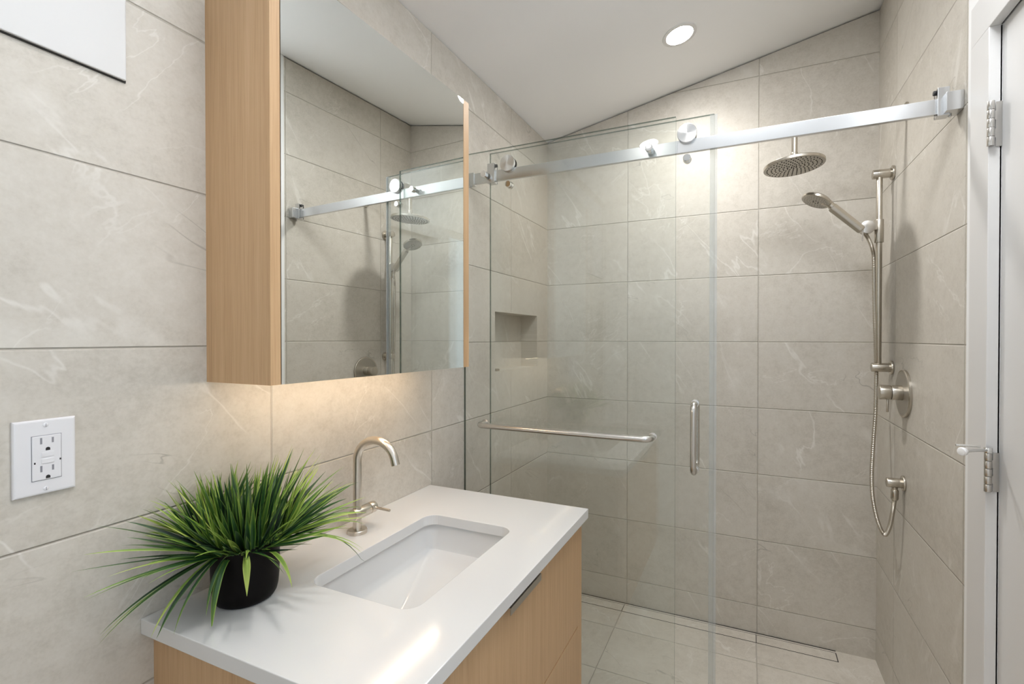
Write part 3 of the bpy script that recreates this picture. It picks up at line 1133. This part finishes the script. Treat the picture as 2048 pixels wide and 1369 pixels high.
def f_handle(bm):
    for y0, y1, s in ((BY0, -0.852, -1), (BY1, -0.744, 1)):
        add_tube(bm, fillet_path([(0.8475, y0, 1.1535), (0.8475, y1, 1.1535), (0.8475, y1, 0.9385), (0.8475, y0, 0.9385)], 0.022, 10), 0.0096, 28)
        for z in (1.1535, 0.9385):
            cyl(bm, (0.8475, y0, z), (0.8475, y0 + s * 0.004, z), 0.0128, 0.001, 32)


part('handle', f_handle, 'steel_bar', t)

# ------------------------------------------------------------------ shower fittings
hx, hy, hz = 1.1600, -0.380, 2.0085      # rain head: bottom face centre
t = thing('rain_shower_head', 'round rain shower head hanging from a wall arm below the steel rail', 'shower head', (W, hy, 2.153))
TILT = Vector((-0.055, 0.02, 1)).normalized()


def f_head(bm):
    add_lathe(bm, (hx, hy, hz), TILT, [(0, 0), (0, 0.1025), (0.0015, 0.1042), (0.010, 0.1042), (0.0118, 0.1028), (0.0135, 0.05), (0.020, 0.024), (0.024, 0.0175), (0.026, 0)], 72,
              mats=[1, 0, 0, 0, 0, 0, 0, 0, 0])


hd = part('head_plate', f_head, ['nickel', 'nickel_dark'], t)


def f_noz(bm):
    d, u, v = frame_of(TILT)
    c0 = Vector((hx, hy, hz))
    for r, n in ((0.009, 6), (0.0225, 11), (0.036, 16), (0.0495, 21), (0.063, 26), (0.0765, 31), (0.0915, 36)):
        for k in range(n):
            a = 2 * PI * k / n
            p = c0 + (u * math.cos(a) + v * math.sin(a)) * r
            add_lathe(bm, p, -TILT, [(0, 0.0024), (0.0018, 0.0017), (0.0018, 0)], 8)


part('nozzles', f_noz, 'nozzle', hd)


def f_arm(bm):
    add_tube(bm, fillet_path([(W, hy, 2.153), (hx + 0.0015, hy, 2.153), (hx + 0.0015, hy, 2.055)], 0.035, 12), 0.0105, 28)
    cyl(bm, (hx + 0.0015, hy, 2.032), (hx + 0.001, hy, 2.062), 0.0125, 0.001, 32)


part('arm', f_arm, 'nickel', t)
part('wall_flange', lambda bm: cyl(bm, (W - 0.006, hy, 2.153), (W, hy, 2.153), 0.030, 0.0015, 48), 'nickel', t)

RX, RYY = 1.4600, -0.225
t = thing('slide_rail', 'vertical brushed nickel slide rail on two wall mounts holding the hand shower', 'shower rail', (W, RYY, 1.2535))
part('rail', lambda bm: cyl(bm, (RX, RYY, 1.262), (RX, RYY, 1.985), 0.0102, 0.0005, 36), 'nickel', t)
for z in (1.2535, 1.9895):
    def f_mnt(bm):
        cyl(bm, (1.4378, RYY, z), (W - 0.006, RYY, z), 0.0170, 0.0015, 40)
        cyl(bm, (W - 0.0085, RYY, z), (W, RYY, z), 0.0265, 0.0015, 48)
    part('wall_mount', f_mnt, 'nickel', t)


def f_slider(bm):
    cyl(bm, (RX, RYY, 1.7290), (RX, RYY, 1.8165), 0.0150, 0.001, 36)
    add_box(bm, 1.418, RX - 0.006, RYY - 0.0125, RYY + 0.0100, 1.7770, 1.8125, bev=0.002)


sl = part('slider', f_slider, 'nickel', t)


def f_knobs(bm):
    cyl(bm, (1.4195, RYY - 0.030, 1.7875), (1.4195, RYY + 0.012, 1.7875), 0.0245, 0.0012, 40)


kn = part('holder_knob', f_knobs, 'steel_bar', sl)
part('release_lever', lambda bm: add_tube(bm, [(1.4040, RYY - 0.028, 1.788), (1.4030, RYY - 0.030, 1.762), (1.4005, RYY - 0.032, 1.737), (1.4025, RYY - 0.032, 1.7335)], 0.0022, 12), 'steel_bar', kn)

# hand shower: disc head and faceted handle
t = thing('hand_shower', 'brushed nickel hand shower with a round head and slanted faceted handle', 'hand shower', (1.40, -0.25, 1.775))
ha, hb = Vector((1.4020, -0.2480, 1.7775)), Vector((1.3010, -0.2600, 1.8750))


def f_grip(bm):
    d = (hb - ha).normalized()
    n0 = Vector((0.25, -0.85, 0.45))
    n0 = (n0 - d * n0.dot(d)).normalized()
    sd = d.cross(n0).normalized()
    rings = []
    for w, r in ((0, 0.0125), (0.03, 0.0140), (0.5, 0.0145), (0.97, 0.0150), (1.0, 0.0140)):
        p = ha.lerp(hb, w)
        prof = [(-1.0, -0.75), (-0.5, -1.0), (0.5, -1.0), (1.0, -0.75), (1.0, 0.45), (0.55, 0.95), (-0.55, 0.95), (-1.0, 0.45)]
        rings.append([bm.verts.new(p + sd * a * r + n0 * b * r) for a, b in prof])
    for a, b in zip(rings, rings[1:]):
        for k in range(8):
            bm.faces.new((a[k], a[(k + 1) % 8], b[(k + 1) % 8], b[k]))
    bm.faces.new(rings[0][::-1])
    bm.faces.new(rings[-1])
    bmesh.ops.recalc_face_normals(bm, faces=bm.faces[:])
    es = [e for e in bm.edges if len(e.link_faces) == 2 and e.calc_face_angle(0) > 0.3]
    bmesh.ops.bevel(bm, geom=es, offset=0.0012, segments=2, affect='EDGES')


part('grip', f_grip, 'nickel', t)
hc = Vector((1.2455, -0.2660, 1.8990))
fn = Vector((-0.40, -0.16, -0.90)).normalized()       # spray direction


def f_hhead(bm):
    add_lathe(bm, hc, -fn, [(-0.002, 0), (-0.002, 0.0500), (0.0, 0.0535), (0.0085, 0.0535), (0.0145, 0.0470), (0.0190, 0.0300), (0.0205, 0)], 56, mats=[1, 0, 0, 0, 0, 0])
    # neck into the handle
    add_tube(bm, [hc + (hb - hc) * 0.35 - fn * 0.010, hc + (hb - hc) * 0.75 - fn * 0.008, hb + (ha - hb) * 0.03], 0.013, 24, radii=[0.016, 0.0135, 0.0130])


hh = part('spray_head', f_hhead, ['nickel', 'nickel_dark'], t)


def f_hnoz(bm):
    d, u, v = frame_of(-fn)
    c0 = hc + fn * 0.002
    for r, n, s in ((0.010, 6, 0.0030), (0.022, 14, 0.0011), (0.032, 20, 0.0011), (0.041, 26, 0.0011)):
        for k in range(n):
            a = 2 * PI * k / n
            p = c0 + (u * math.cos(a) + v * math.sin(a)) * r
            add_lathe(bm, p, fn, [(0, s), (0.0008, s * 0.7), (0.0008, 0)], 8)


part('nozzles', f_hnoz, 'nozzle', hh)

# hose
HR = 0.0072


def hose_path():
    c = [(1.4085, -0.2430, 1.7690), (1.4230, -0.2350, 1.7470), (1.4405, -0.2130, 1.7120), (1.4490, -0.2025, 1.660), (1.4520, -0.2005, 1.50), (1.4560, -0.2005, 1.36), (1.4590, -0.2010, 1.235),
         (1.4545, -0.215, 1.09), (1.4440, -0.235, 0.962), (1.4345, -0.260, 0.855), (1.4330, -0.285, 0.770), (1.4420, -0.315, 0.695), (1.4575, -0.340, 0.6555), (1.4690, -0.357, 0.692), (1.4750, -0.370, 0.755), (1.4785, -0.3755, 0.800)]
    return bez(c, 44)


def f_hose(bm):
    pts = hose_path()
    rad = [HR * (1.0 if (i % 3) else 0.86) for i in range(len(pts))]
    add_tube(bm, pts, HR, 16, radii=rad)


t = thing('shower_hose', 'flexible metal shower hose looping from the hand shower down to the wall elbow', 'hose', (1.4785, -0.3755, 0.80))
part('hose', f_hose, 'nickel', t)
part('hose_nut', lambda bm: add_lathe(bm, (1.4785, -0.3755, 0.796), (0, 0, 1), [(0, 0), (0, 0.0098), (0.004, 0.0118), (0.034, 0.0118), (0.036, 0.0105), (0.036, 0)], 32), 'nickel', t)

t = thing('water_outlet_elbow', 'short round water outlet on the wall feeding the hose below the valve', 'water outlet', (W, -0.3805, 0.8577))
part('wall_flange', lambda bm: cyl(bm, (W - 0.007, -0.3795, 0.8577), (W, -0.3795, 0.8577), 0.0265, 0.0012, 48), 'nickel', t)


def f_elbow(bm):
    cyl(bm, (1.4540, -0.3765, 0.8557), (W - 0.006, -0.3765, 0.8557), 0.0165, 0.0015, 40)
    cyl(bm, (1.4785, -0.3755, 0.8320), (1.4785, -0.3755, 0.850), 0.0090, 0.0005, 28)


part('elbow', f_elbow, 'nickel', t)

t = thing('shower_valve', 'round shower valve plate with a long cylinder control on the right wall', 'shower valve', (W, -0.380, 1.172))
vz = 1.1720
part('cover_plate', lambda bm: add_lathe(bm, (W, -0.380, vz), (-1, 0, 0), [(0, 0), (0, 0.0830), (0.0075, 0.0830), (0.0092, 0.0815), (0.0095, 0.0770), (0.0090, 0)], 72, mats=[0, 0, 0, 0, 1]), ['nickel', 'nickel_dark'], t)
part('sleeve', lambda bm: cyl(bm, (W - 0.0085, -0.380, vz + 0.002), (1.4640, -0.380, vz + 0.002), 0.0262, 0.001, 48), 'nickel', t)
kb = part('control_knob', lambda bm: cyl(bm, (1.4628, -0.380, vz + 0.002), (1.4290, -0.380, vz + 0.002), 0.0258, 0.0015, 48), 'nickel', t)
part('temperature_lever', lambda bm: cyl(bm, (1.4555, -0.380, vz - 0.022), (1.4545, -0.380, vz - 0.068), 0.0036, 0.001, 20), 'nickel', kb)

# ------------------------------------------------------------------ linear drain at the foot of the back wall
t = thing('linear_drain', 'narrow tile-in linear drain along the foot of the back wall', 'drain', (0.69, -0.045, 0.0))


def f_drain(bm):
    a, b = 0.012, 1.360
    add_box(bm, a, b, -0.0790, -0.0785 + 0.0010, 0.0003, 0.0016)
    add_box(bm, a, b, -0.0180, -0.0165, 0.0003, 0.0016)
    add_box(bm, a, b, -0.0038, -0.0008, 0.0003, 0.0018)
    add_box(bm, b - 0.0035, b, -0.0790, -0.0165, 0.0003, 0.0016)
    add_box(bm, 1.044, 1.0465, -0.0790, -0.0165, 0.0003, 0.0014)
    add_box(bm, 0.433, 0.4355, -0.0790, -0.0165, 0.0003, 0.0014)


part('channel_slot', f_drain, 'gap', t)
part('tile_insert', lambda bm: add_box(bm, 0.012, 1.3562, -0.0775, -0.0182, 0.0002, 0.0012), 'tile_floor', t)

# small dark metal clip on the niche ledge
t = thing('metal_clip', 'tiny dark metal clip lying on the ledge of the wall niche', 'clip', (-0.02, -0.56, NZ0))


def f_clip(bm):
    add_tube(bm, bez([(-0.010, -0.580, NZ0 + 0.0045), (-0.012, -0.570, NZ0 + 0.005), (-0.014, -0.558, NZ0 + 0.0035), (-0.012, -0.548, NZ0 + 0.0035)], 8), 0.0030, 12)
    add_tube(bm, bez([(-0.016, -0.560, NZ0 + 0.009), (-0.012, -0.550, NZ0 + 0.0095), (-0.010, -0.541, NZ0 + 0.0065), (-0.012, -0.536, NZ0 + 0.0032)], 8), 0.0028, 12)


part('wire', f_clip, 'nickel_dark', t)

# ------------------------------------------------------------------ recessed downlights
CN = Vector((0.2065, 0.0125, -1)).normalized()


def downlight(x, y, lens, watts, beam, label, r=0.054):
    c = Vector((x, y, zc(x, y)))
    t = thing('recessed_downlight', label, 'ceiling light', c, 'round recessed ceiling downlights')
    part('trim_ring', lambda bm: add_lathe(bm, c, CN, [(0, r * 0.96), (0.003, r * 0.98), (0.0035, r * 1.10), (0.0022, r * 1.24), (0, r * 1.26)], 64), 'trim', t)
    part('lens', lambda bm: add_lathe(bm, c, CN, [(0.0018, r * 0.985), (0.0024, r * 0.6), (0.0026, 0)], 64), lens, t)
    ld = bpy.data.lights.new('downlight_lamp', 'SPOT')
    ld.energy, ld.color = watts, (1.0, 0.975, 0.945)
    ld.spot_size, ld.spot_blend, ld.shadow_soft_size = math.radians(beam), 0.9, 0.045
    lo = bpy.data.objects.new('lamp', ld)
    COL.objects.link(lo)
    lo.parent = t
    lo.location = (0, 0, -0.012)


downlight(0.748, -0.4206, 'lens_shower', DOWNLIGHT[0], 160, 'round recessed downlight glowing in the sloped ceiling over the shower')
downlight(0.4705, -2.0955, 'lens_entry', DOWNLIGHT[1], 100, 'round recessed downlight whose glow is mirrored in the fixed glass panel')
